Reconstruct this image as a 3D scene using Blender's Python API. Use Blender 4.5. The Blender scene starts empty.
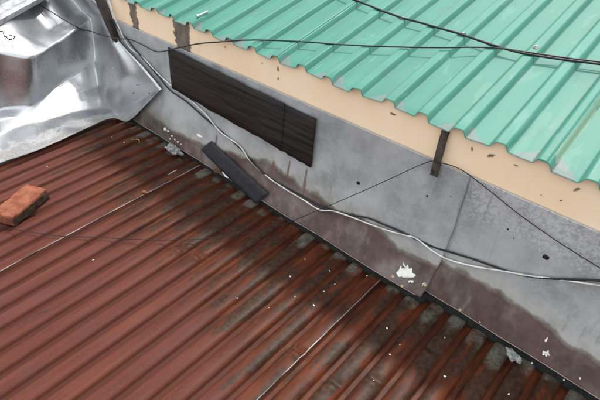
import bpy, bmesh, math, random
from mathutils import Vector, Matrix, noise
from mathutils.geometry import tessellate_polygon
random.seed(7)
R = math.radians
scene = bpy.context.scene
col = scene.collection

# ------------------------------------------------------------------ camera, sky, sun, exposure
H = 1.388                                   # camera height above the foot of the red roof
RIGHT = Vector((0.74988348, 0.65895196, 0.0587969))
DOWN = Vector((0.42967078, -0.41752149, -0.80066149))
FWD = Vector((-0.50304849, 0.62566614, -0.59622487))
cam = bpy.data.cameras.new('camera'); co = bpy.data.objects.new('camera', cam); col.objects.link(co)
m = Matrix.Identity(4)
for i, a in enumerate((RIGHT, -DOWN, -FWD)):
    for j in range(3): m[j][i] = a[j]
m.translation = Vector((0, 0, H)); co.matrix_world = m
cam.sensor_width = 36; cam.lens = 30.0; cam.clip_start = 0.02; cam.clip_end = 3000
scene.camera = co

SUN = Vector((-0.14, 0.52, 1.0)).normalized()
el = math.asin(SUN.z)
w = bpy.data.worlds.new('World'); scene.world = w; w.use_nodes = True
nt = w.node_tree; nt.nodes.clear()
sky = nt.nodes.new('ShaderNodeTexSky'); sky.sky_type = 'NISHITA'; sky.sun_disc = False
sky.sun_elevation = el; sky.sun_rotation = math.atan2(SUN.x, SUN.y)
sky.air_density = 1.0; sky.dust_density = 2.0; sky.ozone_density = 1.0
hs = nt.nodes.new('ShaderNodeHueSaturation'); hs.inputs['Saturation'].default_value = 0.32
bg = nt.nodes.new('ShaderNodeBackground'); bg.inputs['Strength'].default_value = 0.15
wo = nt.nodes.new('ShaderNodeOutputWorld')
nt.links.new(sky.outputs[0], hs.inputs['Color']); veil = nt.nodes.new('ShaderNodeMix'); veil.data_type = 'RGBA'; veil.inputs[0].default_value = 0.6   # even veil of thin cloud
veil.inputs[7].default_value = (5.75, 5.9, 6.05, 1)
nt.links.new(hs.outputs[0], veil.inputs[6]); nt.links.new(veil.outputs[2], bg.inputs['Color']); nt.links.new(bg.outputs[0], wo.inputs[0])
sl = bpy.data.lights.new('sun', 'SUN'); sl.energy = 1.6; sl.angle = R(5); sl.color = (1.0, 0.955, 0.89)
so = bpy.data.objects.new('sun', sl); col.objects.link(so)
so.rotation_euler = SUN.to_track_quat('Z', 'Y').to_euler(); so.location = (0, 0, 6)
scene.view_settings.view_transform = 'Standard'; scene.view_settings.look = 'None'
scene.view_settings.exposure = 1.02; scene.view_settings.gamma = 1.0
scene.view_settings.use_curve_mapping = False

# ------------------------------------------------------------------ measured frame of the place
TR = math.tan(R(2.8)); TG = math.tan(R(14))
YW = 1.33; YE = 1.31; ZE = 0.6935
RP = 0.0815; RC = -0.690; RH = 0.017       # red rib pitch, a crest, height
GP = 0.124; GV = -0.042; GH = 0.0195        # green rib pitch, a valley centre, height
def n3(x, y=0, z=0): return noise.noise(Vector((x, y, z)))
def sm(a, b, x):
    t = max(0.0, min(1.0, (x-a)/(b-a))) if a != b else 0.0
    return t*t*(3-2*t)
def ray(px, py): return RIGHT*(px-300) + DOWN*(py-200) + FWD*500
CAM = Vector((0, 0, H))
def on_red(px, py, dz=0.0):
    d = ray(px, py); return CAM + d*((dz-H)/(d.z-TR*d.y))
def on_green(px, py, dz=0.0):
    d = ray(px, py); return CAM + d*((ZE-TG*YE+dz-H)/(d.z-TG*d.y))
def on_y(px, py, Y):
    d = ray(px, py); return CAM + d*(Y/d.y)
def at_x(px, py, X):
    d = ray(px, py); return CAM + d*(X/d.x)
PROF = [(1.322, .5735), (1.323, .50), (1.321, .42), (1.315, .335), (1.298, .24), (1.277, .165), (None, .092)]
def yb(X, s):
    if s == 0: return 1.262 - 0.030*sm(-2.2, -.42, X) + .004*n3(X*4.1, 3)
    return 1.268 - 0.014*sm(-.3, .25, X) + .004*n3(X*4.1, 9)
def zb(X, s): return .092 + (.004*n3(X*3.3, 5) if s == 0 else .006 + .004*n3(X*3.3, 15))
def cr(p0, p1, p2, p3, t):
    return .5*((2*p1)+(-p0+p2)*t+(2*p0-5*p1+4*p2-p3)*t*t+(-p0+3*p1-3*p2+p3)*t**3)
def flash(X, v, s):
    P = [(y, z) for y, z in PROF]; P[-1] = (yb(X, s), zb(X, s))
    P = [P[0]] + P + [P[-1]]
    k = min(int(v*6), 5); t = v*6-k
    y = cr(P[k][0], P[k+1][0], P[k+2][0], P[k+3][0], t); z = cr(P[k][1], P[k+1][1], P[k+2][1], P[k+3][1], t)
    y += (.004*n3(X*2.3, z*4, s*7) + .0015*n3(X*9, z*9, s))*sm(0, .15, v) - .001
    y -= .0022*(1-s)
    return Vector((X, y, z))
def on_flash(px, py, off=0.0, s=None):
    d = ray(px, py); t = 1.0/d.y
    while True:
        p = CAM + d*t; ss = (0 if p.x < -.41 else 1) if s is None else s
        v = sm2((.5735-p.z)/(.5735-.092))
        best = min((abs(flash(p.x, v+dv, ss).z-p.z), v+dv) for dv in [q*.02 for q in range(-8, 9)] if 0 <= v+dv <= 1)
        if p.y >= flash(p.x, best[1], ss).y - off or t*d.y > 1.5: return p
        t += .004/d.y
def sm2(x): return max(0.0, min(1.0, x))

# ------------------------------------------------------------------ helpers
def link(o, parent=None):
    col.objects.link(o)
    if parent: o.parent = parent
    return o
def tag(o, label=None, cat=None, group=None, kind=None):
    if label: o['label'] = label
    if cat: o['category'] = cat
    if group: o['group'] = group
    if kind: o['kind'] = kind
    return o
def empty(name, loc, label, cat, group=None):
    o = bpy.data.objects.new(name, None); o.location = loc; o.empty_display_size = .05
    return tag(link(o), label, cat, group)
def mesh(name, V, F, mat, parent=None, smooth=True, attrs=None):
    me = bpy.data.meshes.new(name); me.from_pydata([tuple(v) for v in V], [], F)
    if smooth: me.polygons.foreach_set('use_smooth', [True]*len(me.polygons))
    for k, vals in (attrs or {}).items():
        a = me.attributes.new(k, 'FLOAT', 'POINT'); a.data.foreach_set('value', vals)
    me.materials.append(mat); me.update()
    o = bpy.data.objects.new(name, me); link(o)
    if parent:
        o.parent = parent; o.matrix_parent_inverse = Matrix.Translation(-Vector(world_loc(parent)))
    return o
def world_loc(p):
    v = Vector(p.location)
    return v
def solid(o, t, off=-1):
    md = o.modifiers.new('solid', 'SOLIDIFY'); md.thickness = t; md.offset = off; return o
def grid(nu, nv, fn):
    V = [fn(i, j) for j in range(nv) for i in range(nu)]
    F = [(j*nu+i, j*nu+i+1, (j+1)*nu+i+1, (j+1)*nu+i) for j in range(nv-1) for i in range(nu-1)]
    return V, F
def box(name, x0, x1, y0, y1, z0, z1, mat, parent=None, bev=.002):
    bm = bmesh.new(); bmesh.ops.create_cube(bm, size=1)
    for v in bm.verts: v.co = Vector(((x0+x1)/2+v.co.x*(x1-x0), (y0+y1)/2+v.co.y*(y1-y0), (z0+z1)/2+v.co.z*(z1-z0)))
    if bev: bmesh.ops.bevel(bm, geom=bm.edges[:], offset=bev, segments=2, affect='EDGES')
    bmesh.ops.recalc_face_normals(bm, faces=bm.faces[:])
    V = [v.co.copy() for v in bm.verts]; bm.verts.index_update()
    F = [[v.index for v in f.verts] for f in bm.faces]; bm.free()
    return mesh(name, V, F, mat, parent, smooth=False)
def spline(pts, n=10):
    pts = [Vector(p) for p in pts]; P = [pts[0]*2-pts[1]] + pts + [pts[-1]*2-pts[-2]]; out = []
    for i in range(len(pts)-1):
        for k in range(n): out.append(cr(P[i], P[i+1], P[i+2], P[i+3], k/n))
    out.append(pts[-1]); return out
def tube(name, pts, r, mat, parent=None, n=10, sides=8, wob=0.0):
    q = spline(pts, n); V = []; F = []
    up = Vector((.13, .2, 1)).normalized()
    for i, p in enumerate(q):
        if wob: p = p + Vector((n3(i*.31, 1), n3(i*.31, 2), n3(i*.31, 3)))*wob
        t = (q[min(i+1, len(q)-1)]-q[max(i-1, 0)]).normalized()
        a = t.cross(up).normalized(); b = a.cross(t)
        for k in range(sides):
            an = 2*math.pi*k/sides; V.append(p + a*math.cos(an)*r + b*math.sin(an)*r)
    for i in range(len(q)-1):
        for k in range(sides):
            k2 = (k+1) % sides; F.append((i*sides+k, i*sides+k2, (i+1)*sides+k2, (i+1)*sides+k))
    F.append(tuple(range(sides))[::-1]); F.append(tuple((len(q)-1)*sides+k for k in range(sides)))
    return mesh(name, V, F, mat, parent)
def lump(name, c, size, mat, parent=None, seed=0, sub=2, rot=0, rough=.35, tilt=None, smooth=False):
    bm = bmesh.new(); bmesh.ops.create_icosphere(bm, subdivisions=sub, radius=1)
    V = []
    for v in bm.verts:
        d = v.co.normalized(); k = 1 + rough*n3(d.x*1.7+seed*3.1, d.y*1.7, d.z*1.7) + rough*.6*n3(d.x*4+seed, d.y*4, d.z*4)
        p = Vector((d.x*size[0], d.y*size[1], d.z*size[2]))*k
        p = Matrix.Rotation(rot, 3, 'Z') @ p
        if tilt: p = tilt @ p
        V.append(p + Vector(c))
    bm.verts.index_update(); F = [[v.index for v in f.verts] for f in bm.faces]; bm.free()
    return mesh(name, V, F, mat, parent, smooth=smooth)

# ------------------------------------------------------------------ node helpers
class NT:
    def __init__(s, name):
        s.m = bpy.data.materials.new(name); s.m.use_nodes = True; s.t = s.m.node_tree; s.t.nodes.clear()
        s.b = s.t.nodes.new('ShaderNodeBsdfPrincipled'); o = s.t.nodes.new('ShaderNodeOutputMaterial')
        s.t.links.new(s.b.outputs[0], o.inputs[0])
        tc = s.t.nodes.new('ShaderNodeTexCoord'); s.obj = tc.outputs['Object']
    def set(s, inp, v):
        if hasattr(v, 'is_output'): s.t.links.new(v, inp)
        else:
            if isinstance(v, (tuple, list)) and len(v) == 3 and inp.type == 'RGBA': v = (*v, 1)
            inp.default_value = v
    def p(s, **k):
        for a, v in k.items(): s.set(s.b.inputs[a.replace('_', ' ')], v)
    def math(s, op, a, b=0.0, c=None, clamp=False):
        n = s.t.nodes.new('ShaderNodeMath'); n.operation = op; n.use_clamp = clamp
        s.set(n.inputs[0], a); s.set(n.inputs[1], b)
        if c is not None: s.set(n.inputs[2], c)
        return n.outputs[0]
    def map(s, scale=(1, 1, 1), loc=(0, 0, 0), rot=(0, 0, 0), vec=None):
        n = s.t.nodes.new('ShaderNodeMapping'); s.set(n.inputs[0], vec or s.obj)
        n.inputs['Scale'].default_value = scale; n.inputs['Location'].default_value = loc; n.inputs['Rotation'].default_value = rot
        return n.outputs[0]
    def noise(s, scale, detail=4, rough=.55, vec=None, dist=0.0):
        n = s.t.nodes.new('ShaderNodeTexNoise'); s.set(n.inputs['Vector'], vec or s.obj)
        n.inputs['Scale'].default_value = scale; n.inputs['Detail'].default_value = detail
        n.inputs['Roughness'].default_value = rough; n.inputs['Distortion'].default_value = dist
        return n.outputs['Fac']
    def voro(s, scale, vec=None, out='Distance', feature='F1'):
        n = s.t.nodes.new('ShaderNodeTexVoronoi'); n.feature = feature; s.set(n.inputs['Vector'], vec or s.obj); n.inputs['Scale'].default_value = scale
        return n.outputs[out]
    def attr(s, name):
        n = s.t.nodes.new('ShaderNodeAttribute'); n.attribute_name = name; return n.outputs['Fac']
    def ramp(s, f, a, b, lo=0.0, hi=1.0):
        n = s.t.nodes.new('ShaderNodeMapRange'); n.interpolation_type = 'SMOOTHSTEP'
        s.set(n.inputs[0], f); s.set(n.inputs[1], a); s.set(n.inputs[2], b); s.set(n.inputs[3], lo); s.set(n.inputs[4], hi)
        return n.outputs[0]
    def mix(s, f, a, b):
        n = s.t.nodes.new('ShaderNodeMix'); n.data_type = 'RGBA'
        s.set(n.inputs[0], f); s.set(n.inputs[6], a); s.set(n.inputs[7], b); return n.outputs[2]
    def xyz(s):
        n = s.t.nodes.new('ShaderNodeSeparateXYZ'); s.set(n.inputs[0], s.obj); return n.outputs
    def bump(s, h, strength=.3, dist=.002):
        n = s.t.nodes.new('ShaderNodeBump'); n.inputs['Strength'].default_value = strength; n.inputs['Distance'].default_value = dist
        s.set(n.inputs['Height'], h); s.set(s.b.inputs['Normal'], n.outputs[0])

def simple(name, colr, rough=.6, var=.25, scale=40, metal=0, bump=.2, spec=.4):
    n = NT(name); f = n.noise(scale, 5, .6)
    d = tuple(c*(1-var) for c in colr); l = tuple(min(1, c*(1+var)) for c in colr)
    n.p(Base_Color=n.mix(n.ramp(f, .3, .7), d, l), Roughness=rough, Metallic=metal, Specular_IOR_Level=spec)
    if bump: n.bump(f, bump, .002)
    return n.m

# red painted sheet: chalky paint, rust film and dirt towards the wall
n = NT('red_roof_paint'); X, Y, Z = n.xyz()
stre = n.noise(1, 4, .6, n.map((34, 2.2, 6)))
fine = n.noise(230, 3, .6)
big = n.noise(1, 4, .6, n.map((7, 1.5, 3)))
c = n.mix(n.ramp(stre, .3, .72), (.072, .017, .010), (.108, .030, .019))
c = n.mix(n.ramp(fine, .38, .75, 0, .45), c, (.132, .050, .038))
c = n.mix(n.ramp(n.noise(9, 5, .7), .45, .8, 0, .55), c, (.084, .034, .033))
c = n.mix(n.math('MULTIPLY', n.ramp(n.noise(1, 3, .6, n.map((22, 1.1, 5), (3, 1, 0))), .56, .68), .5), c, (.135, .042, .020))
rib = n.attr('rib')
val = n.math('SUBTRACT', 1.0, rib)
c = n.mix(n.math('MULTIPLY', n.ramp(val, .35, 1.0), n.ramp(stre, .25, .7, .35, .9)), c, (.060, .018, .010))  # valleys and flanks darkened in the colour to deepen the rib shade
near = n.attr('near')
warp = n.math('ADD', near, n.math('MULTIPLY', n.math('SUBTRACT', big, .5), 1.1))
film = n.ramp(n.math('ADD', warp, n.math('MULTIPLY', n.math('SUBTRACT', stre, .5), .5)), .15, .75)
c = n.mix(n.math('MULTIPLY', film, .92), c, n.mix(n.ramp(n.noise(1, 5, .65, n.map((48, 8, 10))), .3, .7), (.032, .009, .005), (.108, .028, .010)))
bl = n.noise(1, 4, .58, n.map((19, 5.0, 6), (.3, .7, 0)), .5)
blot = n.math('MULTIPLY', n.ramp(n.math('ADD', bl, n.math('MULTIPLY', warp, .24)), .68, .76), n.ramp(rib, .2, .8, .15, 1))
c = n.mix(n.math('MULTIPLY', blot, .72), c, n.mix(n.ramp(n.noise(60, 4, .6), .35, .7), (.018, .012, .008), (.044, .034, .023)))
lich = n.attr('lichen')
lf = n.ramp(n.math('ADD', lich, n.math('MULTIPLY', n.math('SUBTRACT', n.noise(24, 5, .6), .5), 1.1)), .38, .80)
lf = n.math('MULTIPLY', lf, n.ramp(rib, .35, .9))
c = n.mix(n.math('MULTIPLY', lf, .85), c, n.mix(n.ramp(n.noise(110, 4, .6), .3, .7), (.080, .078, .062), (.150, .150, .125)))
n.p(Base_Color=c, Roughness=n.math('ADD', n.ramp(film, 0, 1, .40, .36), n.math('MULTIPLY', fine, .2)), Specular_IOR_Level=.13)
n.bump(n.math('ADD', n.math('MULTIPLY', fine, .4), n.math('MULTIPLY', lf, .8)), .22, .0015)
M_RED = n.m

# mint green painted sheet
n = NT('green_roof_paint')
stre = n.noise(1, 4, .6, n.map((16, 1.6, 4)))
c = n.mix(n.ramp(stre, .3, .7), (.046, .196, .142), (.066, .236, .180))
c = n.mix(n.ramp(n.noise(6, 4, .6), .5, .75, 0, .5), c, (.064, .172, .142))
pf = n.noise(1, 5, .55, n.map((15, 4.5, 6), (2.1, .4, 0)), .5)
c = n.mix(n.math('MULTIPLY', n.ramp(pf, .62, .64), .22), c, (.17, .32, .27))
pf2 = n.noise(1, 4, .6, n.map((70, 5, 9), (.7, 4, 0)), .3)
c = n.mix(n.math('MULTIPLY', n.ramp(pf2, .655, .69), .40), c, (.19, .34, .285))
sf = n.ramp(n.math('ADD', n.attr('scuff'), n.math('MULTIPLY', n.math('SUBTRACT', n.noise(55, 4, .6), .5), .8)), .42, .55)
c = n.mix(n.math('MULTIPLY', sf, .7), c, (.165, .185, .18))
c = n.mix(n.math('MULTIPLY', n.attr('foot'), n.ramp(n.noise(1, 3, .6, n.map((5, 4, 5))), .3, .7, .2, .6)), c, (.030, .085, .068))  # rib-foot shading painted into the colour as a broken dark line
yl = n.ramp(n.math('ADD', n.attr('streak'), n.math('MULTIPLY', n.math('SUBTRACT', n.noise(1, 4, .6, n.map((60, 7, 9))), .5), 1.4)), .55, .75)
c = n.mix(n.math('MULTIPLY', yl, .5), c, (.28, .37, .26))
c = n.mix(n.ramp(n.noise(1, 4, .6, n.map((9, 3, 4), (5, 5, 0))), .66, .8, 0, .35), c, (.046, .13, .104))
n.p(Base_Color=c, Roughness=n.ramp(stre, .2, .8, .40, .55), Specular_IOR_Level=.24)
n.bump(n.noise(140, 3, .5), .08, .001)
M_GREEN = n.m
M_GREENCUT = simple('cut_sheet_edge_green', (.16, .30, .26), .5)

# weathered galvanised flashing with purple brown wash and dull halo
n = NT('weathered_flashing')
a = n.noise(7, 6, .65); b = n.noise(160, 4, .6); sp = n.voro(260, out='Color')
c = n.mix(n.ramp(a, .3, .7), (.235, .248, .250), (.430, .446, .446))
c = n.mix(n.ramp(b, .45, .8, 0, .35), c, (.58, .60, .62))
sv = n.ramp(n.math('MULTIPLY', n.noise(120, 3, .65), n.ramp(n.attr('bloom'), 0, 1, .7, 1.2)), .50, .62)
c = n.mix(n.math('MULTIPLY', sv, .5), c, (.60, .61, .64))
c = n.mix(n.math('MULTIPLY', n.ramp(n.noise(34, 5, .7, None, .4), .50, .75), n.ramp(n.attr('bloom'), .2, 1, .15, .5)), c, (.19, .20, .22))
c = n.mix(n.math('MULTIPLY', n.ramp(n.noise(1, 5, .6, n.map((6, 6, 2.2), (1, 2, 0))), .38, .68), .5), c, (.47, .48, .485))
ed = n.noise(14, 5, .58, n.map((1, 1, .8)), .4)
st = n.math('ADD', n.attr('stain'), n.math('MULTIPLY', n.math('SUBTRACT', ed, .5), .25))
dull = n.ramp(st, .12, .5)
c = n.mix(n.math('MULTIPLY', dull, .8), c, n.mix(n.ramp(n.noise(18, 4, .6), .3, .7), (.25, .24, .205), (.40, .39, .355)))
wash = n.ramp(st, .49, .555)
wc = n.mix(n.ramp(n.noise(9, 5, .65), .3, .72), (.050, .027, .021), (.112, .064, .054))
rim = n.math('MULTIPLY', n.ramp(st, .44, .50), n.ramp(st, .50, .60, 1, 0))
c = n.mix(n.math('MULTIPLY', wash, n.ramp(n.noise(1, 5, .65, n.map((8, 8, 4))), .34, .56, .72, .95)), c, wc)
c = n.mix(n.math('MULTIPLY', rim, .65), c, (.070, .045, .026))
run = n.noise(1, 4, .6, n.map((34, 34, 1.6), (.4, 0, 3)))
c = n.mix(n.math('MULTIPLY', n.ramp(run, .58, .78), .18), c, (.46, .46, .44))
c = n.mix(n.math('MULTIPLY', n.ramp(run, .40, .28), .30), c, (.12, .115, .105))
c = n.mix(n.ramp(n.attr('grime'), .1, 1, 0, .85), c, n.mix(n.ramp(ed, .3, .7), (.045, .036, .028), (.13, .11, .09)))
c = n.mix(n.math('MULTIPLY', n.ramp(n.math('ADD', n.attr('drip'), n.math('MULTIPLY', n.math('SUBTRACT', ed, .5), .6)), .35, .6), .8), c, (.14, .075, .070))
n.p(Base_Color=c, Metallic=n.ramp(dull, 0, 1, .15, .0), Roughness=n.math('ADD', n.ramp(dull, 0, 1, .42, .55), n.math('MULTIPLY', b, .18)), Specular_IOR_Level=.4)
n.bump(n.math('ADD', b, n.math('MULTIPLY', a, 2.0)), .18, .0015)
M_FLASH = n.m
# brighter galvanised verge sheet
n = NT('galvanised_verge_sheet')
a = n.noise(8, 5, .6); b = n.noise(210, 4, .65); sp = n.voro(170, out='Color')
spg = n.math('ADD', n.math('MULTIPLY', n.noise(150, 2, .5), .5), n.math('MULTIPLY', b, .5))
c = n.mix(n.ramp(a, .3, .7), (.42, .43, .445), (.57, .58, .59))
c = n.mix(n.ramp(spg, .4, .62, 0, .6), c, (.62, .63, .65))
dirt = n.ramp(n.math('ADD', n.attr('dirt'), n.math('MULTIPLY', n.math('SUBTRACT', n.noise(14, 5, .62, None, .6), .5), 1.1)), .50, .85)
c = n.mix(n.math('MULTIPLY', dirt, .75), c, n.mix(n.ramp(b, .35, .65), (.10, .092, .08), (.27, .265, .26)))
n.p(Base_Color=c, Metallic=n.ramp(dirt, 0, 1, .92, .3), Roughness=n.math('ADD', n.ramp(dirt, 0, 1, .17, .50), n.math('MULTIPLY', n.math('ADD', n.math('MULTIPLY', b, .7), a), .135)))
n.bump(n.math('ADD', n.math('MULTIPLY', b, .25), n.math('MULTIPLY', a, 1.2)), .12, .0012)
M_GALV = n.m

# cream painted wall with brushed mortar bands
n = NT('cream_wall_paint'); X, Y, Z = n.xyz()
c = n.mix(n.ramp(n.noise(5, 5, .6), .3, .75), (.87, .665, .450), (.90, .73, .525))
c = n.mix(n.ramp(n.noise(1, 5, .65, n.map((11, 1, 2.2))), .50, .80, 0, .30), c, (.62, .48, .34))
c = n.mix(n.ramp(n.noise(95, 4, .7), .735, .77), c, (.12, .085, .05))
edge = n.math('MULTIPLY', n.math('SUBTRACT', n.noise(30, 6, .8, n.map((1, 1, 1.2))), .5), .075)
edg2 = n.math('MULTIPLY', n.math('SUBTRACT', n.noise(9, 3, .6, n.map((1, 1, .5), (4, 0, 0))), .5), .03)
for xc, hw in MORTAR if 'MORTAR' in globals() else ((-2.155, .028), (-1.795, .052)):
    xx = n.math('ADD', n.math('ADD', X, n.math('MULTIPLY', n.math('SUBTRACT', Z, .62), .10)), n.math('ADD', edge, edg2))
    dd = n.math('ABSOLUTE', n.math('SUBTRACT', xx, xc))
    fm = n.ramp(dd, hw, hw+.004, 1, 0)
    c = n.mix(n.math('MULTIPLY', fm, .95), c, n.mix(n.ramp(n.noise(40, 5, .7, n.map((1, 1, .35))), .3, .7), (.075, .060, .048), (.19, .16, .13)))
n.p(Base_Color=c, Roughness=.8, Specular_IOR_Level=.25)
n.bump(n.noise(60, 5, .6), .2, .002)
M_CREAM = n.m

M_FOAM = simple('dark_foam', (.016, .019, .016), .9, .4, 120, bump=.4, spec=.2)
n = NT('tarred_board')
g = n.noise(1, 5, .65, n.map((3, 20, 70)))
c = n.mix(n.ramp(g, .3, .72), (.005, .0045, .0045), (.038, .032, .028))
c = n.mix(n.math('MULTIPLY', n.ramp(n.math('ADD', n.noise(5, 4, .6), n.math('MULTIPLY', n.attr('low'), .25)), .55, .8), .6), c, (.030, .014, .010))
n.p(Base_Color=c, Roughness=n.ramp(g, .3, .7, .5, .75), Specular_IOR_Level=.2); n.bump(g, .5, .003)
M_BOARD = n.m
M_RUBBER = simple('rubber_strip', (.020, .020, .024), .62, .35, 50, bump=.25)
M_BLACK = simple('black_cable_sheath', (.010, .010, .011), .42, .4, 60, bump=0)
M_WHITE = simple('white_cable_sheath', (.62, .61, .585), .5, .3, 30, bump=0)
M_GREYW = simple('grey_wire', (.060, .058, .058), .5, .3, 60, bump=0)
M_MORTAR = simple('mortar', (.25, .25, .24), .9, .45, 90, bump=.6)
M_SMEAR = simple('mortar_smear', (.21, .165, .12), .9, .5, 90, bump=.4, spec=.2)
M_CHIP = simple('pale_chip', (.70, .68, .62), .85, .2, 200, bump=.3)
M_TAN = simple('tan_chip', (.50, .38, .22), .8, .3, 200, bump=.3)
M_WHITEPAINT = simple('white_sealant', (.78, .76, .70), .7, .10, 60, bump=.3)
M_ZINC = simple('bright_zinc', (.62, .62, .62), .3, .15, 80, metal=.9, bump=.1)
M_EDGE = simple('bare_sheet_edge', (.20, .18, .17), .5, .85, 6, metal=.25, bump=0)
M_HEM = simple('hem_edge', (.30, .22, .21), .45, .4, 30, metal=.2, bump=0)
M_RUST = simple('rusty_iron', (.050, .036, .028), .75, .6, 60, bump=.5)
M_WOOD = simple('dark_old_wood', (.030, .022, .017), .75, .5, 25, bump=.4)
M_LEAF = simple('dead_leaf', (.085, .045, .022), .8, .4, 80, bump=.3)
M_GASKET = simple('black_rubber_washer', (.008, .008, .009), .6, .3, 80, bump=.1)
M_PALE = simple('pale_aluminium', (.34, .345, .36), .6, .3, 25, metal=.2, bump=.1)
M_GROUND = simple('ground_earth', (.14, .12, .10), .95, .3, 1.5, bump=.3)
M_PLASTER = simple('plain_plaster', (.45, .42, .38), .9, .15, 6, bump=.3)
n = NT('clay_brick')
a = n.noise(26, 6, .7); b = n.noise(120, 4, .7); X, Y, Z = n.xyz()
c = n.mix(n.ramp(a, .32, .7), (.17, .052, .030), (.31, .115, .066))
c = n.mix(n.ramp(b, .58, .75, 0, .7), c, (.37, .19, .125))
c = n.mix(n.ramp(n.noise(14, 5, .7, n.map((1, 1, 1), (3, 0, 0))), .60, .72, 0, .75), c, (.17, .055, .03))
n.p(Base_Color=c, Roughness=.92, Specular_IOR_Level=.2)
n.bump(n.math('ADD', n.math('MULTIPLY', a, 2), b), .7, .004)
M_BRICK = n.m
M_DARKBRICK = simple('shaded_brick', (.055, .038, .026), .95, .5, 60, bump=.6, spec=.2)  # darker copy of the brick for its shaded side

# ------------------------------------------------------------------ setting below and around
V, F = grid(2, 2, lambda i, j: (-600+1200*i, -600+1200*j, -3.0))
tag(mesh('ground', V, F, M_GROUND, smooth=False), kind='structure')
hw = box('house_wall', -3.6, 1.35, -.55, 1.20, -3.0, -.115, M_PLASTER, bev=.01)
tag(hw, 'plain plastered house wall under the red ribbed roof', 'wall')

# ------------------------------------------------------------------ red roof
def rprof(x):
    u = ((x-RC)/RP+.5) % 1.0 - .5; d = abs(u)*RP
    return 1 - .80*sm(.0235, .0340, d) - .20*min(1, d/.0235)**2
DENTS = [(185, 250, .009), (203, 257, .008), (303, 353, .010), (341, 386, .006), (376, 379, .007), (130, 246, .003), (436, 352, .005)]
DENTS = [(on_red(a, b), k) for a, b, k in DENTS]
DENTS = [((round((p.x-RC)/RP)*RP+RC, p.y), k) for p, k in DENTS]
def rz(x, y):
    z = TR*y - RH*(1-rprof(x))
    z += .0016*n3(x*3.1, y*2.3, 1) + .0009*n3(x*11, y*4, 2)
    for (dx, dy), k in DENTS:
        if abs(x-dx) < .05 and abs(y-dy) < .09:
            e = math.exp(-((x-dx)/.022)**2)
            z -= 1.7*k*e*(math.exp(-((y-dy)/.010)**2) - .55*math.exp(-((y-dy+.020)/.013)**2))
    return z
red = empty('ribbed_roof', (-1, .3, 0), 'low red brown ribbed metal roof below the grey flashing', 'roof')
YR = [-.9, -.7, -.5, -.3, -.15, 0] + [.05+.0095*k for k in range(int(1.28/.0095))] + [1.33]
SEAM = [RC+RP*(k+.30) for k in (-38, -25, -12, 1, 14, 27)]
OFF = [-.5, -.43, -.415, -.39, -.365, -.34, -.31, -.20, 0, .20, .31, .34, .365, .39, .415, .43]
for si in range(5):
    a, b = SEAM[si], SEAM[si+1]
    k0 = math.floor((a-RC)/RP)-1
    xs = [RC+RP*(k0+k+o) for k in range(17) for o in OFF]
    xs = [a+.001-.03] + [x for x in xs if a-.028 < x < b-.002] + [b]
    V = []; at = {'rib': [], 'near': [], 'lichen': []}
    for y in YR:
        for x in xs:
            lift = .0035*sm(.035, 0, b-x) if True else 0
            under = -.0012*sm(.0, .03, a+.004-x)
            V.append((x, y, rz(x, y) + lift + under))
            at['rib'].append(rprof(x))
            reach = .64 - .34*sm(-1.2, -.15, x) + .12*sm(-1.5, -2.3, x)
            at['near'].append(sm(reach-.12, reach+.42, y)*(1-.25*sm(-1.8, -2.3, x)))
            kk = round((x-RC)/RP); ln = 1.205 - .11*abs(n3(kk*1.7+.3, 4.4)) - .015*n3(x*40, 2) - .06*sm(-.3, .2, x)*max(0, n3(kk*2.3, 8)+.4)
            dc = abs(x-(RC+RP*kk))/.030
            at['lichen'].append((.45+.45*abs(n3(kk*3.3+.7, 6.1))*2)*sm(ln-.05, ln+.05, y-.022*dc*dc))
    nx = len(xs)
    F = [(j*nx+i, j*nx+i+1, (j+1)*nx+i+1, (j+1)*nx+i) for j in range(len(YR)-1) for i in range(nx-1)]
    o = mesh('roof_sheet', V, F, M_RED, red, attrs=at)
    # turned up bare edge that catches the light
    V = []; F = []
    for j, y in enumerate(YR):
        z = rz(b, y)+.0035 + .0006*n3(y*9, si)
        wv = .0012*n3(y*14, si*3)
        V += [(b-.0010+wv, y, z+.0008), (b+.0014+wv, y, z+.0002), (b+.0016+wv, y, z-.0030)]
        if j: q = 3*j; F += [(q-3, q-2, q+1, q), (q-2, q-1, q+2, q+1)]
    e = mesh('sheet_edge', V, F, M_EDGE, o, smooth=False)
    e.matrix_parent_inverse = Matrix.Identity(4)

# ------------------------------------------------------------------ foam closure between roof and flashing
V = []; F = []
xs = [-2.3+.006*k for k in range(int(3.3/.006))]
for i, x in enumerate(xs):
    s = 0 if x < -.41 else 1
    y0 = yb(x, s)+.010 + .002*n3(x*13, 2); zt = zb(x, s)-.004 + .001*n3(x*20, 1); z0 = rz(x, y0)-.004
    V += [(x, y0, z0), (x, y0-.004, z0+.010), (x, y0-.002, zt), (x, y0+.03, zt+.004), (x, y0+.03, z0)]
    if i:
        q = 5*i
        for k in range(4): F.append((q-5+k, q+k, q+k+1, q-4+k))
tag(mesh('foam_closure_strip', V, F, M_FOAM), 'dark scalloped foam strip between red roof ribs and flashing edge', 'foam strip')

# ------------------------------------------------------------------ cream wall, flashing
def gprof(x):
    u = ((x-GV)/GP+.5) % 1.0 - .5; d = abs(u)*GP     # distance from the valley centre
    return sm(.0335, .0485, d)
def gz(x, y): return ZE + TG*(y-YE) + GH*gprof(x) + .0020*n3(x*2.7, y*1.9, 4) + .0008*n3(x*9, y*3, 6)
gzz = gz
wall = empty('house_gable_wall', (-.6, YW, -3), 'cream painted wall strip between green eave and grey flashing', 'wall')
box('wall_body', -2.34, 1.3, YW, YW+.14, -3.0, .687, M_CREAM, wall, bev=.004)

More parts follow.
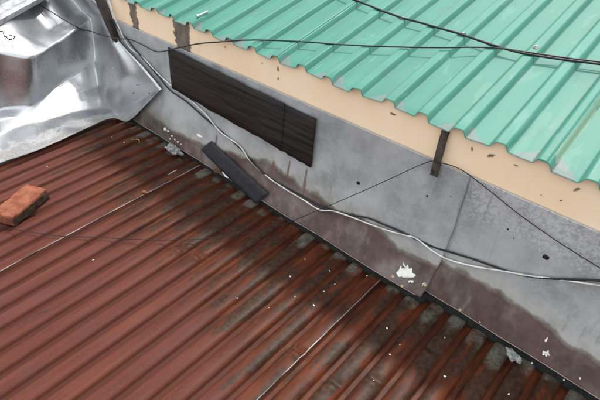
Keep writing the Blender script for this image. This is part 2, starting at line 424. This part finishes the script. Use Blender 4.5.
V = []; F = []
for i in range(int(3.5/.006)):
    x = -2.24 + .006*i; y = YW-.0015
    V += [(x, y, .45), (x, y, gzz(x, y)-.003), (x, y+.01, gzz(x, y+.01)-.003)]
    if i: q = 3*i; F += [(q-3, q, q+1, q-2), (q-2, q+1, q+2, q-1)]
mesh('rib_infill', V, F, M_CREAM, wall, smooth=False)

def smear(pts):
    V = [on_y(a, b, YW-.0035) for a, b in pts]
    F = [tuple(t) for t in tessellate_polygon([[Vector((a, b, 0)) for a, b in pts]])]
    solid(mesh('mortar_smear', V, F, M_SMEAR, wall, smooth=False), .0012, 0)
for px, py, w_, h_, k in ((393, 114, 5, 1.6, .3), (472, 149, 1.2, 4, 0), (490, 155.5, 6, 2, -.1), (516, 165.5, 4, .9, .4), (577, 189.5, 4.5, 2, -.3), (561, 200.5, 1.5, 1.2, 0), (278, 69, 1.0, 4.5, 0), (278, 78.5, .9, 2.6, 0), (262, 63, .9, .9, 0), (541, 195, .8, .8, 0), (189, 36.5, 1, 2.4, 0), (538, 205, .7, .7, 0), (225, 47, .9, 1.4, 0)):
    q = []
    for i in range(14):
        a = 2*math.pi*i/14; r_ = .75+.6*n3(i*1.7+px, py)
        dx, dy = .8*w_*math.cos(a)*r_, .75*h_*math.sin(a)*r_
        q.append((px+dx, py+dy+k*dx))
    smear(q)

def flashing(s, x0, x1, label):
    root = empty('flashing_sheet', ((x0+x1)/2, 1.25, .09), label, 'flashing')
    nu = int((x1-x0)/.011); nv = 52
    V = []; at = {k: [] for k in ('stain', 'bloom', 'grime', 'drip')}
    for j in range(nv):
        v = j/(nv-1)
        for i in range(nu):
            x = x0 + (x1-x0)*i/(nu-1)
            if s == 0 and i >= nu-6:    # lap edge is not quite straight and lifts a little
                f = (i-(nu-6))/5; x += f*(.010*math.sin(v*3.1) + .004*n3(v*5, 3) - .012*v)
            p = flash(x, v, s)
            if s == 0: p.y -= .007*sm(x1-.10, x1, x)*math.sin(math.pi*min(1, v*1.05))
            V.append(p)
            lim = .70 + .07*n3(x*1.9, 2.5) + .05*n3(x*6.3, 7.1) + .02*n3(x*17, 1.1)
            if s == 0: lim += .10*sm(-1.3, -1.7, x) + .05*sm(-.75, -.45, x)
            else: lim -= .015 + .10*sm(-.32, -.40, x)*0 - .06*sm(-.2, .1, x)
            at['stain'].append(max(0, min(1, .5 + (v-lim)*2.3)))
            at['bloom'].append(sm(-.5, -.3, x)*sm(.5, .1, v) if s else .35*sm(.4, .1, v)*sm(-1.0, -.6, x))
            at['grime'].append(sm(-1.72, -2.1, x)*sm(.50, .95, v)*.8 + .25*sm(-1.5, -2.0, x)*sm(.3, .9, v))
            dr = 0
            for dx, v0, v1, wd in DRIPS:
                dr = max(dr, math.exp(-((x-dx-.02*(v-v0))/wd)**2)*sm(v0-.05, v0+.04, v)*sm(v1+.10, v1-.05, v))
            at['drip'].append(dr)
    F = [(j*nu+i, (j+1)*nu+i, (j+1)*nu+i+1, j*nu+i+1) for j in range(nv-1) for i in range(nu-1)]
    o = mesh('metal_sheet', V, F, M_FLASH, root, attrs=at); solid(o, .0012, -1)
    e = tube('hem', [V[(nv-1)*nu+i]+Vector((0, -.0004, 0)) for i in range(0, nu, 3)], .0017, M_HEM, root, n=2, sides=6)
    return root
DRIPS = []
for (ax, ay, bx, by, wd) in ((275, 158, 268, 184, .010), (218, 131, 213, 150, .008), (308, 168, 302, 192, .007), (290, 160, 286, 176, .004)):
    p = on_flash(ax, ay); q = on_flash(bx, by)
    DRIPS.append((p.x, (.5735-p.z)/.4815, (.5735-q.z)/.4815, wd))
FL = flashing(0, -2.36, -.408, 'long weathered grey flashing sheet behind the black board, left of the lap')
FR = flashing(1, -.432, 1.25, 'right hand weathered grey flashing sheet with frosted mottling, tucked under the lap')

# ------------------------------------------------------------------ green roof
green = empty('ribbed_roof', (-.6, 2.2, .69), 'mint green trapezoid ribbed metal roof above the cream wall', 'roof')
YG = [0, .006, .014, .025, .04, .06] + [.09+.035*k for k in range(64)]
GS = [-2.245, GV+GP*(-9.42), GV+GP*(-1.42), GV+GP*6.58, GV+GP*10]
for si in range(4):
    a, b = GS[si], GS[si+1]
    k0 = math.floor((a-GV)/GP)-1
    xs = [GV+GP*(k0+k+o) for k in range(13) for o in (-.5, -.41, -.39, -.36, -.33, -.30, -.28, -.26, -.24, -.08, .08, .24, .26, .28, .30, .33, .36, .39, .41)]
    xs = [a-.03 if si else a] + [x for x in xs if a-.028 < x < b-.002] + [b]
    V = []; at = {'scuff': [], 'streak': [], 'foot': []}
    for dy in YG:
        for x in xs:
            e = .010*n3(x*5, 3) + .004*n3(x*19, 2)
            y = YE + e*(1-sm(0, .3, dy)) + dy
            lift = .0015*sm(.03, 0, b-x) - (.0012*sm(.0, .03, a+.004-x) if si else 0)
            droop = -.004*sm(.03, 0, dy)*(.6+n3(x*8, 5))
            V.append((x, y, gz(x, y)+lift+droop))
            k = round((x-GV)/GP)
            sc = .012 + .034*abs(n3(k*1.9+.4, 3.3)) if (k*7) % 5 else .004
            at['scuff'].append(sm(sc+.02, sc-.02, dy + .9*(((x-GV)/GP-k)*GP)*(1 if k % 2 else -1))*(1-sm(.2, .7, gprof(x))))
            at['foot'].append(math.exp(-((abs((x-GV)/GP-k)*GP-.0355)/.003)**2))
            at['streak'].append(math.exp(-((x-(GS[2]+.012))/.011)**2)*sm(.0, .05, dy)*sm(.62, .30, dy))
    nx = len(xs)
    F = [(j*nx+i, j*nx+i+1, (j+1)*nx+i+1, (j+1)*nx+i) for j in range(len(YG)-1) for i in range(nx-1)]
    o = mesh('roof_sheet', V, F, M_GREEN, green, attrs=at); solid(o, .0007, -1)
for i, (px, py) in enumerate(((394, 16), (457, 32), (530, 46))):     # screw, washer on the rib crests
    p = on_green(px, py, GH); k = round((p.x-GV)/GP-.5)+.5; x = GV+GP*k; z = gz(x, p.y)
    tilt = Matrix.Rotation(R(14), 3, 'X')
    s = lump('roof_screw', (x, p.y, z+.004), (.0055, .0055, .006), M_ZINC, green, seed=i, sub=1, rough=.08, tilt=tilt)
    wsh = lump('washer', (x, p.y, z+.0015), (.011, .011, .0025), M_MORTAR if i != 1 else M_GASKET, s, seed=i+4, sub=2, rough=.05, tilt=tilt)
    wsh.matrix_parent_inverse = Matrix.Identity(4)

# ------------------------------------------------------------------ boards, strip, strap
def slab(name, quad, th, mat, parent=None, nu=24, nv=8, bow=0.0, wav=.0015, seed=0, ragged=.005):
    A, B, C, D = [Vector(q) for q in quad]       # top-left, top-right, bottom-right, bottom-left
    nrm = (B-A).cross(D-A).normalized()
    if nrm.y > 0: nrm = -nrm
    V = []; low = []
    for j in range(nv):
        for i in range(nu):
            s, t = i/(nu-1), j/(nv-1)
            p = (A*(1-s)+B*s)*(1-t)+(D*(1-s)+C*s)*t
            p = p + nrm*(bow*math.sin(math.pi*s)*.6 + bow*math.sin(math.pi*t)*.4 + wav*n3(s*5+seed, t*3))
            if t in (0, 1): p = p + (D-A).normalized()*ragged*n3(s*9+seed, t*7)
            if s in (0, 1): p = p + (B-A).normalized()*ragged*n3(t*9+seed, s*7+3)
            V.append(p); low.append(t)
    F = [(j*nu+i, (j+1)*nu+i, (j+1)*nu+i+1, j*nu+i+1) for j in range(nv-1) for i in range(nu-1)]
    o = mesh(name, V, F, mat, parent, attrs={'low': low}); md = solid(o, th, 1)
    # make sure the thickness grows away from the wall
    me = o.data
    if me.polygons[0].normal.dot(nrm) < 0:
        me.flip_normals()
    return o
bd = empty('black_board', on_y(230, 118, 1.32), 'long black tarred board fixed flat on the flashing', 'board')
yb0 = 1.309
slab('back_board', [on_y(270, 97, yb0), on_y(316.5, 119, yb0), on_y(311.5, 167, yb0-.004), on_y(270, 143, yb0-.004)], .006, M_BOARD, bd, bow=.001, seed=2)
slab('front_board', [on_y(169, 47, yb0-.002), on_y(285.5, 104, yb0-.004), on_y(282.5, 149.5, yb0-.006), on_y(173, 88, yb0-.006)], .007, M_BOARD, bd, nu=40, bow=.002, seed=5)
st = slab('rubber_strip', [on_flash(212, 141, .008), on_flash(269, 193.5, .016), on_flash(257, 203.5, .010, 0) , on_flash(201.5, 149.5, .008)], .004, M_RUBBER, None, nu=30, bow=.007, seed=9)
tag(st, 'short dark rubber strip slumped across the lower edge of the flashing', 'rubber strip')
sp = []
for px, py, yy in ((446.5, 130.5, 1.324), (445, 134, 1.320), (440, 152, 1.312), (436, 168, 1.311), (434, 175.5, 1.309)):
    sp.append(on_y(px, py, yy))
V = []; F = []
for i, p in enumerate(spline(sp, 4)):
    wd = .0125 + .0012*n3(i*.6, 2)
    y = p.y + .0012*n3(i*.8, 4)
    V += [(p.x-wd, y, p.z), (p.x+wd, y, p.z), (p.x+wd, y-.004, p.z), (p.x-wd, y-.004, p.z)]
    if i:
        q = 4*i
        for k in range(4): F.append((q-4+k, q-4+(k+1) % 4, q+(k+1) % 4, q+k))
F.append((0, 1, 2, 3)); F.append((len(V)-4, len(V)-1, len(V)-2, len(V)-3))
tag(mesh('iron_strap', V, F, M_RUST, smooth=False), 'rusty iron strap hanging from the green eave over the cream wall', 'strap')

# dark batten at the wall corner
V = []; F = []
b0 = on_y(116.5, 41, 1.30); b1 = on_y(101, 0, 1.30); dv = (b1-b0).normalized()
for i, (t, w0, w1) in enumerate(((.0, .006, .008), (.03, .010, .010), (.10, .022, .016), (.21, .036, .020), (.30, .045, .022))):
    p = b0 + dv*t; p.z = min(p.z, .70)
    V += [(p.x-w0, 1.285, p.z), (p.x+w1, 1.292, p.z), (p.x+w1, 1.318, p.z), (p.x-w0, 1.318, p.z)]
    if i:
        q = 4*i
        for k in range(4): F.append((q-4+k, q-4+(k+1) % 4, q+(k+1) % 4, q+k))
F.append((3, 2, 1, 0)); F.append((len(V)-4, len(V)-3, len(V)-2, len(V)-1))
tag(mesh('corner_batten', V, F, M_WOOD, smooth=False), 'dark weathered wooden batten at the far corner of the cream wall', 'batten')

# ------------------------------------------------------------------ crumpled galvanised verge sheet
r0 = [on_red(-70, 197, .022), on_red(-30, 178, .022), on_red(0, 163, .022), on_red(30, 153, .022), on_red(60, 140.5, .022), on_red(90, 126.5, .022), on_red(112, 118, .026), on_red(128, 121, .03), on_flash(146, 104.5, .03)]
r1 = [on_red(-70, 168, .080), on_red(-30, 150, .076), on_red(0, 134, .055), on_red(30, 124, .052), on_red(60, 115.5, .031), on_red(86, 110, .024), on_red(106, 107.5, .020), on_red(125, 106, .085), on_flash(161.5, 88.5, .026)]
r2 = [on_red(-70, 150, .112), on_red(-30, 136, .110), on_red(0, 121, .098), on_red(32, 114, .072), on_red(59, 100, .077), on_red(84, 90, .067), on_red(103, 84, .068), on_y(120, 80, 1.262), on_flash(142, 65.5, .020)]
r3 = [on_red(-70, 132, .130), on_red(-30, 121, .126), on_red(0, 110, .115), on_red(33, 105, .100), on_red(58, 86, .108), on_red(80, 71, .130), on_red(99, 57, .165), on_y(111, 47, 1.29), on_y(119, 41.5, 1.300)]
r4 = [at_x(-70, 66, r3[0].x+.01), at_x(-30, 56, r3[1].x+.01), at_x(0, 52, r3[2].x+.01), at_x(34, 56, r3[3].x+.01), at_x(57, 42, r3[4].x), at_x(76, 29, r3[5].x), at_x(91, 19, r3[6].x-.16), at_x(98, 14, r3[7].x-.26), at_x(104, 10, r3[8].x-.22)]
r5 = [p+Vector((-.14, .0, .076)) for p in r4]
for k in range(4, 9): r5[k] = r4[k] + Vector((-.16, .03, .012))
r6 = [p+Vector((-.34, .0, .17)) for p in r5]
r7 = [p+Vector((-1.3, .1, .55)) for p in r6]
rows = [r0, r1, r2, r3, r4, r5, r6, r7]
SU = 14; SV = [13, 12, 12, 18, 12, 12, 12]
gr_ = []; dirt = []
for rI in range(7):
    nvv = SV[rI] + (1 if rI == 6 else 0)
    for j in range(nvv):
        t = j/SV[rI]; A = spline(rows[rI], SU); B = spline(rows[rI+1], SU)
        gr_.append([A[i].lerp(B[i], t) for i in range(len(A))])
        dirt.append([max(0, 1-(rI+t)*.8)*1.0 + (.30 if rI == 4 else 0) for i in range(len(A))])
NU = len(gr_[0]); NV = len(gr_)
for it in range(1):      # rounds the folds
    g2 = [[p.copy() for p in r] for r in gr_]
    for j in range(1, NV-1):
        for i in range(1, NU-1):
            av = (gr_[j-1][i]+gr_[j+1][i]+gr_[j][i-1]+gr_[j][i+1])/4
            g2[j][i] = gr_[j][i].lerp(av, .28)
    gr_ = g2
V = []
for j in range(NV):
    for i in range(NU):
        p = gr_[j][i]
        amp = 1.0 if 0 < j < NV-1 else .4
        p = p + Vector((.2, -.1, 1))*amp*(.0035*n3(p.x*5, p.y*5, p.z*5) + .0016*n3(p.x*17, p.y*17, p.z*13) + .0004*n3(p.x*50, p.y*50, p.z*40) + .0045*(.25-abs(n3(p.x*7+3, p.y*7, p.z*7))))
        V.append(p)
F = [(j*NU+i, j*NU+i+1, (j+1)*NU+i+1, (j+1)*NU+i) for j in range(NV-1) for i in range(NU-1)]
vs = empty('crumpled_metal_sheet', r0[4], 'large crumpled shiny galvanised sheet folded over the red roof verge', 'metal sheet')
o = mesh('metal_sheet', V, F, M_GALV, vs, attrs={'dirt': [d for r in dirt for d in r]}); solid(o, .001, -1)
GV_ = V
def near_sheet(px, py, off=.004):
    d = ray(px, py).normalized(); best = None
    for p in GV_:
        q = p-CAM; t = q.dot(d); e = (q-d*t).length
        if best is None or e < best[0]: best = (e, t)
    return CAM + d*(best[1]-off)
for i, (px, py) in enumerate(((137, 85), (133, 93), (149, 93), (113, 68))):
    lump('nail', near_sheet(px, py, .003), (.003, .003, .003), M_RUST if i < 3 else M_ZINC, vs, seed=i, sub=1, rough=.1)

# pale ribbed channel piece in the far corner, with a bent wire
ch = empty('metal_channel', at_x(10, 12, -2.95), 'pale ribbed aluminium channel lying on the crumpled sheet in the far corner', 'metal channel')
a0 = near_sheet(-30, 40, .05); a1 = near_sheet(49, -4, .05)
dd = (a1-a0).normalized(); back = Vector((-.82, -.25, .36)).normalized(); back = (back-dd*back.dot(dd)).normalized(); upv = dd.cross(back).normalized()
if upv.z < 0: upv = -upv
PR = [(0, -.01), (.0, .02), (.012, .022), (.03, .002), (.055, .002), (.065, .03), (.08, .03), (.095, .0), (.125, .0), (.14, .03), (.16, .03), (.175, 0), (.22, 0), (.23, .03), (.30, .03), (.31, -.02)]
V = []; F = []
for i in range(2):
    p = a0 if i == 0 else a1 + dd*.02
    for (u, h) in PR: V.append(p + back*u*1.6 + upv*h)
k = len(PR)
for i in range(k-1): F.append((i, i+1, k+i+1, k+i))
solid(mesh('channel_profile', V, F, M_PALE, ch, smooth=False), .0015)
wp = [near_sheet(a, b, .045) for a, b in ((-4, 32), (3, 31.5), (4, 35), (10, 39.5), (15, 37), (10, 35.5), (4, 37))]
tag(tube('bent_wire', wp, .0034, M_BLACK, n=5, sides=6), 'small bent scrap of dark wire on the bright metal sheet', 'wire')

# ------------------------------------------------------------------ brick
br = empty('clay_brick', (-1.925, .535, .03), 'broken orange clay brick resting on the red roof', 'brick')
ax = Vector((.39, -.92, 0)).normalized(); ay = Vector((.92, .39, 0)); L, W, T = .205, .108, .052
nx, ny, nz = 22, 12, 7
bm = bmesh.new(); bmesh.ops.create_cube(bm, size=1)
bmesh.ops.subdivide_edges(bm, edges=bm.edges[:], cuts=15, use_grid_fill=True)
V = []
c0 = Vector((-1.9625, .628, 0)) + ax*L/2
for v in bm.verts:
    q = v.co.copy()
    lo = Vector((q.x*L, q.y*W, q.z*T))
    # round the arrises and break them
    k = [abs(q.x)*2, abs(q.y)*2, abs(q.z)*2]
    e = sum(1 for t in k if t > .86)
    sh = 1.0
    if e >= 2: lo *= 1 - .055*(.5+abs(n3(lo.x*40, lo.y*40, lo.z*40+3))*1.6)
    lo += lo.normalized()*(.0045*n3(lo.x*22, lo.y*22, lo.z*22) + .0028*n3(lo.x*70, lo.y*70, lo.z*70))
    if q.z > .3: lo.z -= .004*max(0, n3(lo.x*30+5, lo.y*30, 2))
    pos = c0 + ax*lo.x + ay*lo.y; pos.z = TR*pos.y + T/2 + .002 + lo.z
    V.append(pos)
bm.verts.index_update(); F = [[v.index for v in f.verts] for f in bm.faces]; bm.free()
bo = mesh('brick_body', V, F, M_BRICK, br)
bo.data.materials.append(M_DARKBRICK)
for poly in bo.data.polygons:      # long side turned from the sun, its shade painted in
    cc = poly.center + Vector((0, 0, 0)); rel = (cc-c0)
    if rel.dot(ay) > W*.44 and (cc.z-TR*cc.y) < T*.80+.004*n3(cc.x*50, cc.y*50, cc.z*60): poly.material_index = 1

# ------------------------------------------------------------------ cables
def G(px, py, d=0): return on_green(px, py, GH+.004+d)
def cable(name, pts, r, mat, label, **k): return tag(tube(name, pts, r, mat, **k), label, 'cable')
def FLs(pts, off): return [on_flash(a, b, off) for a, b in pts]
def Wl(px, py, y=1.322): return on_y(px, py, y)
cable('thick_cable', [G(300, -30), G(345, -5), G(394, 15), G(420, 22.5), G(457, 33), G(490, 44), G(520, 52.5), G(560, 59), G(600, 64), G(660, 72)], .0040, M_BLACK,
      'thicker black cable sloping across the green roof from its upper edge', wob=.001)
cable('thin_cable', [near_sheet(20, -8, .03), near_sheet(34, 1, .02), near_sheet(75, 26, .02), near_sheet(90, 31, .05), near_sheet(104, 35.5, .07), Wl(117.5, 38.5, 1.262), Wl(130, 39.5, 1.300), Wl(143, 45, 1.308), Wl(157, 51.5, 1.300), Wl(175, 48.5, 1.290), Wl(197, 43.8, 1.285), Wl(218, 42, 1.292), G(240, 40.3, .004), G(262, 40), G(300, 41.5), G(350, 45), G(402, 47, .001), G(440, 47.5, .004), G(490, 47.5), G(530, 52.5, .004), G(560, 57), G(600, 62), G(660, 71)], .0027, M_BLACK,
      'thin black cable running from crumpled sheet past the board and across the green roof', wob=.0006)
bl = [(160, 79), (170, 91), (187, 103), (205, 119), (222, 133), (243, 152), (252, 163), (268, 178), (285, 188), (302, 197), (318, 206), (335, 212), (352, 216), (368, 219), (385, 226), (400, 232), (418, 241), (435, 248.5), (450, 253), (470, 259), (490, 266), (510, 273), (530, 277.5), (560, 280), (600, 281.5)]
wl = [(130, 47), (143, 57), (156, 71), (170, 84), (188, 97.5), (205, 113), (220, 131), (239, 145), (250, 160), (266, 175), (283, 187), (303, 199), (319, 209), (333, 210.5), (350, 216), (368, 223), (385, 229), (402, 234), (416, 238), (432, 250), (446, 258), (462, 263), (480, 267), (505, 271), (530, 275.5), (560, 279), (600, 285)]
cable('black_cable', [Wl(97, -14, 1.30), Wl(107, 4, 1.30), Wl(113, 20, 1.302), Wl(121, 32, 1.305), Wl(128, 40, 1.308)] + FLs([(136, 50.5), (147, 63)], .012) + FLs([(a, b-.9) for a, b in bl], .011) + [on_flash(660, 286, .010)], .0034, M_BLACK,
      'black cable drooping along the grey flashing, twisted with the white one', n=6)
cable('white_cable', [Wl(106, -8, 1.294), Wl(112, 10, 1.297), Wl(120, 30, 1.30)] + FLs([(a, b+.5) for a, b in wl], .012) + [on_flash(660, 293, .010)], .0031, M_WHITE,
      'white cable drooping along the grey flashing, twisted with the black one', n=6)
tw = [on_red(-40, 216, .012), on_red(0, 226, .02), on_red(25, 231, .012), on_red(60, 236, .012), on_red(92, 237, .010), on_red(130, 239, .014), on_red(165, 240, .016), on_red(205, 238.5, .016), on_red(245, 233, .020), on_red(284, 224, .028)]
p1 = on_y(425, 163, 1.306); p0 = on_red(284, 224, .028)
for t in (.25, .5, .75):
    q = p0.lerp(p1, t); q.z -= .006*math.sin(math.pi*t); tw.append(q)
tw += [p1, on_y(437, 162.5, 1.300), on_y(450, 165, 1.302), on_y(465, 172, 1.308), on_y(490, 191, 1.309), on_y(520, 215, 1.309), on_y(560, 243, 1.306), on_y(600, 268, 1.300), on_y(640, 292, 1.296)]
cable('thin_wire', tw, .0015, M_BLACK, 'hair thin black wire from the brick across red roof and up to the iron strap', sides=6, wob=.0004)
tw2 = [on_red(-20, 229, .006), on_red(10, 234, .006), on_red(30, 238, .004), on_red(52, 243, .006), on_red(70, 244.5, .004)]

# ------------------------------------------------------------------ washers, nails, sealant on the flashing
def disc(px, py, r, mat, parent, nm, s=None):
    p = on_flash(px, py, .002, s)
    lump(nm, p, (r, .004, r), mat, parent, seed=px, sub=2, rough=.12)
disc(358.5, 183, .0085, M_GASKET, FL, 'rubber_washer'); disc(546, 257, .0115, M_GASKET, FR, 'rubber_washer')
disc(508, 229, .003, M_GASKET, FR, 'nail_hole'); disc(514, 238, .0025, M_GASKET, FR, 'nail_hole'); disc(451, 196, .003, M_GASKET, FL, 'nail_hole'); disc(427, 196, .003, M_GASKET, FL, 'nail_hole')
for px, py, s, rt in ((393, 276.5, 0, FL), (402, 286, 0, FL), (460, 310, 1, FR), (425, 285, 0, FL)):
    p = on_flash(px, py, .006, s); lump('nail_head', p, (.006, .006, .005), M_TAN, rt, seed=px, sub=2, rough=.25)
def splat(px, py, pts, mat, parent, nm, s=None):
    V = [on_flash(px+a, py+b, .0035, s) for a, b in pts]; F = [tuple(t) for t in tessellate_polygon([[Vector((a, b, 0)) for a, b in pts]])]
    o = mesh(nm, V, F, mat, parent, smooth=False); solid(o, .002, 0)
SP = [(-9, -1), (-6, -4), (-4.5, -8), (-2, -7), (-1.8, -11.5), (1, -7), (2.5, -9.5), (4, -5), (7, -6), (7.5, -1), (11, 1), (9, 3), (11.5, 6), (8.5, 7), (8, 10.5), (5.5, 7.5), (3.5, 9), (2, 5), (-1, 5.5), (-3, 2.5), (-6, 3)]
splat(405, 274, SP, M_WHITEPAINT, FL, 'sealant_splash', 0)
SQ = [(-3, -1), (-1, -3), (1, -1.5), (3, -3), (3, 0), (4.5, 3), (2, 2), (1, 4), (-1, 2), (-3, 2.5)]
splat(545.5, 353, SQ, M_WHITEPAINT, FR, 'sealant_dab', 1)
splat(546, 340, [(-1.5, .5), (-.5, -1), (2, -3.2), (1.5, -.5), (.5, 2), (-1, 2)], M_WHITEPAINT, FR, 'sealant_dab', 1)
splat(580, 378, [(-1, 0), (.3, -1), (2, -4), (1, 0), (0, 1.5)], M_WHITEPAINT, FR, 'sealant_dab', 1)
splat(424, 284.5, [(-2, -.5), (0, -2), (2, -1), (1.5, 1), (2.5, 3), (0, 1.5), (-2, 2)], M_WHITEPAINT, FL, 'sealant_dab', 0)
splat(199, 135.5, [(-2.5, -1.5), (-.5, -2), (2, 0), (3.5, 2), (1, 1.8), (-1.5, .5)], M_WHITEPAINT, FL, 'sealant_dab', 0)
# ------------------------------------------------------------------ mortar lumps, flakes and small debris
p = on_red(174, 149.5, .03)
ml = lump('mortar_lump', p, (.050, .022, .018), M_MORTAR, None, seed=3, sub=5, rot=R(-2), rough=.5, smooth=True); tag(ml, 'grey mortar lump on the foam strip near the crumpled sheet', 'mortar')
p = on_red(513, 355.5, .035)
ml = lump('mortar_lump', p, (.024, .014, .012), M_MORTAR, None, seed=8, sub=5, rot=R(-8), rough=.55, smooth=True); tag(ml, 'grey mortar lump stuck on the foam strip at lower right', 'mortar')
WH = [(165, 129, .009, 'largest white plaster crumb above the mortar lump'), (168, 131, .006, 'white plaster crumb touching the largest crumb'), (172, 136, .006, 'white plaster crumb at the middle of the crumb cluster'), (175, 139.5, .005, 'small white plaster crumb low in the crumb cluster'), (178, 142, .006, 'white plaster crumb just over the mortar lump'), (170, 139, .004, 'tiny white plaster crumb left of the crumb cluster middle'), (181, 144.5, .004, 'rightmost tiny white plaster crumb of the cluster')]
for i, (px, py, r, lb) in enumerate(WH):
    p = on_flash(px, py, .004)
    tag(lump('plaster_crumb', p, (r, r*.7, r*.8), M_CHIP, None, seed=i*2+1, sub=2, rough=.6), lb, 'plaster crumb', 'white plaster crumbs above the mortar lump')
p = on_flash(227, 176, .012); 
V = [on_flash(222, 171.5, .012), on_flash(228, 174, .012), on_flash(232.5, 178.5, .012), on_flash(226, 177.5, .012)]
tag(solid(mesh('white_flake', V, [(0, 1, 2, 3)], M_WHITEPAINT, smooth=False), .0015), 'pointed white flake tucked beside the rubber strip', 'flake')
V = [on_flash(213, 170, .016), on_flash(217, 167, .020), on_flash(221, 170, .016), on_flash(220, 173.5, .012), on_flash(215.5, 172.5, .018)]
tag(solid(mesh('dead_leaf', V, [(0, 1, 2, 3, 4)], M_LEAF, smooth=False), .001), 'curled dead brown leaf beside the white flake', 'leaf')
CH = [(47, 166, .005, 'pale chip on the red roof nearest the crumpled sheet edge'), (112, 137, .004, 'upper of two pale chips near the top corner of the red roof'), (112, 142.5, .005, 'lower of two pale chips near the top corner of the red roof'),
      (124, 142, .005, 'pale chip right of the two chips near the top corner'), (93, 258, .007, 'tan chip alone on the red roof below the thin wire'), (237, 297, .004, 'pale chip on the pinkish rib left of the long dents'),
      (290, 276, .006, 'pale chip on a dark blotch in the middle of the roof'), (295, 296, .004, 'small pale chip below the mid roof dark blotch'), (305, 259, .004, 'pale speck below the thin wire near the foam strip'),
      (330, 270, .004, 'pale speck on the rib end left of the seam top'), (324, 291, .004, 'pale speck just left of the near seam'), (335, 284, .004, 'pale speck between the seam and the foam strip'), (314, 305, .006, 'bright crumb on the blotched rib left of the near seam'),
      (269, 304, .003, 'tiny speck on the red rib left of the bright crumb'), (367, 275, .005, 'pale chip against the foam strip at the seam top'), (387, 328, .0055, 'upper of two white chips right of the near seam'), (390, 354, .005, 'lower of two white chips right of the near seam'),
      (400, 344, .003, 'tiny speck beside the two white chips'), (445, 337, .004, 'pale chip close under the foam strip right of the lap'), (445, 376, .0065, 'bright chip on the grey rib near the bottom edge'), (509, 394, .005, 'pale chip at the bottom edge near the mortar lump'), (374, 379, .004, 'pale speck on the dented rib near the bottom edge'), (480, 322, .004, 'small chip on the flashing edge right of the lap'), (532, 363, .005, 'crumb on the foam strip right of the lower mortar lump'), (564, 380, .005, 'grey crumb on the foam strip near the bottom right corner')]
for i, (px, py, r, lb) in enumerate(CH):
    r *= .68
    p = on_red(px, py, .003) if i < 22 else on_red(px, py, .045)
    if i < 22: p.z = rz(p.x, p.y) + r*.4
    tag(lump('debris_chip', p, (r, r*.75, r*.5), M_TAN if 'tan' in lb else M_CHIP, None, seed=i, sub=2, rot=i, rough=.55), lb, 'chip', 'pale chips scattered on the red roof')
def rod(nm, a, b, r, mat, lb, ct, dz=.004, bend=.0):
    A = on_red(*a, dz); B = on_red(*b, dz); A.z = rz(A.x, A.y)+r+.001; B.z = rz(B.x, B.y)+r+.001
    Mi = A.lerp(B, .5) + Vector((0, bend, .002)); Mi.z = max(Mi.z, rz(Mi.x, Mi.y)+r)
    tag(tube(nm, [A, Mi, B], r, mat, n=4, sides=6), lb, ct)
rod('straw', (167.5, 172), (176.5, 168), .0022, M_CHIP, 'short pale straw lying on the red roof below the mortar lump', 'straw')
rod('twig', (131, 139), (139, 141.5), .0016, M_TAN, 'curly tan twig on the red roof by the crumpled sheet', 'twig', bend=.02)
p = on_red(144, 192, .006)
tag(lump('brick_fragment', p, (.012, .008, .006), M_BRICK, None, seed=5, sub=2, rough=.5), 'small red fragment lying on the far roof seam', 'fragment')
# loose bolt on the green roof
a = on_green(198.5, 20, .008); b = on_green(208, 15, .010)
k = round((a.x-GV)/GP)
a.z = gz(a.x, a.y)+.007; b.z = gz(b.x, b.y)+.007
bt = empty('loose_bolt', a, 'loose shiny bolt lying on the green roof near the eave', 'bolt')
tube('shank', [a, a.lerp(b, .5), b], .0038, M_ZINC, bt, n=4)
dd = (b-a).normalized(); tube('bolt_head', [a-dd*.007, a-dd*.003, a], .0075, M_ZINC, bt, n=2, sides=6)
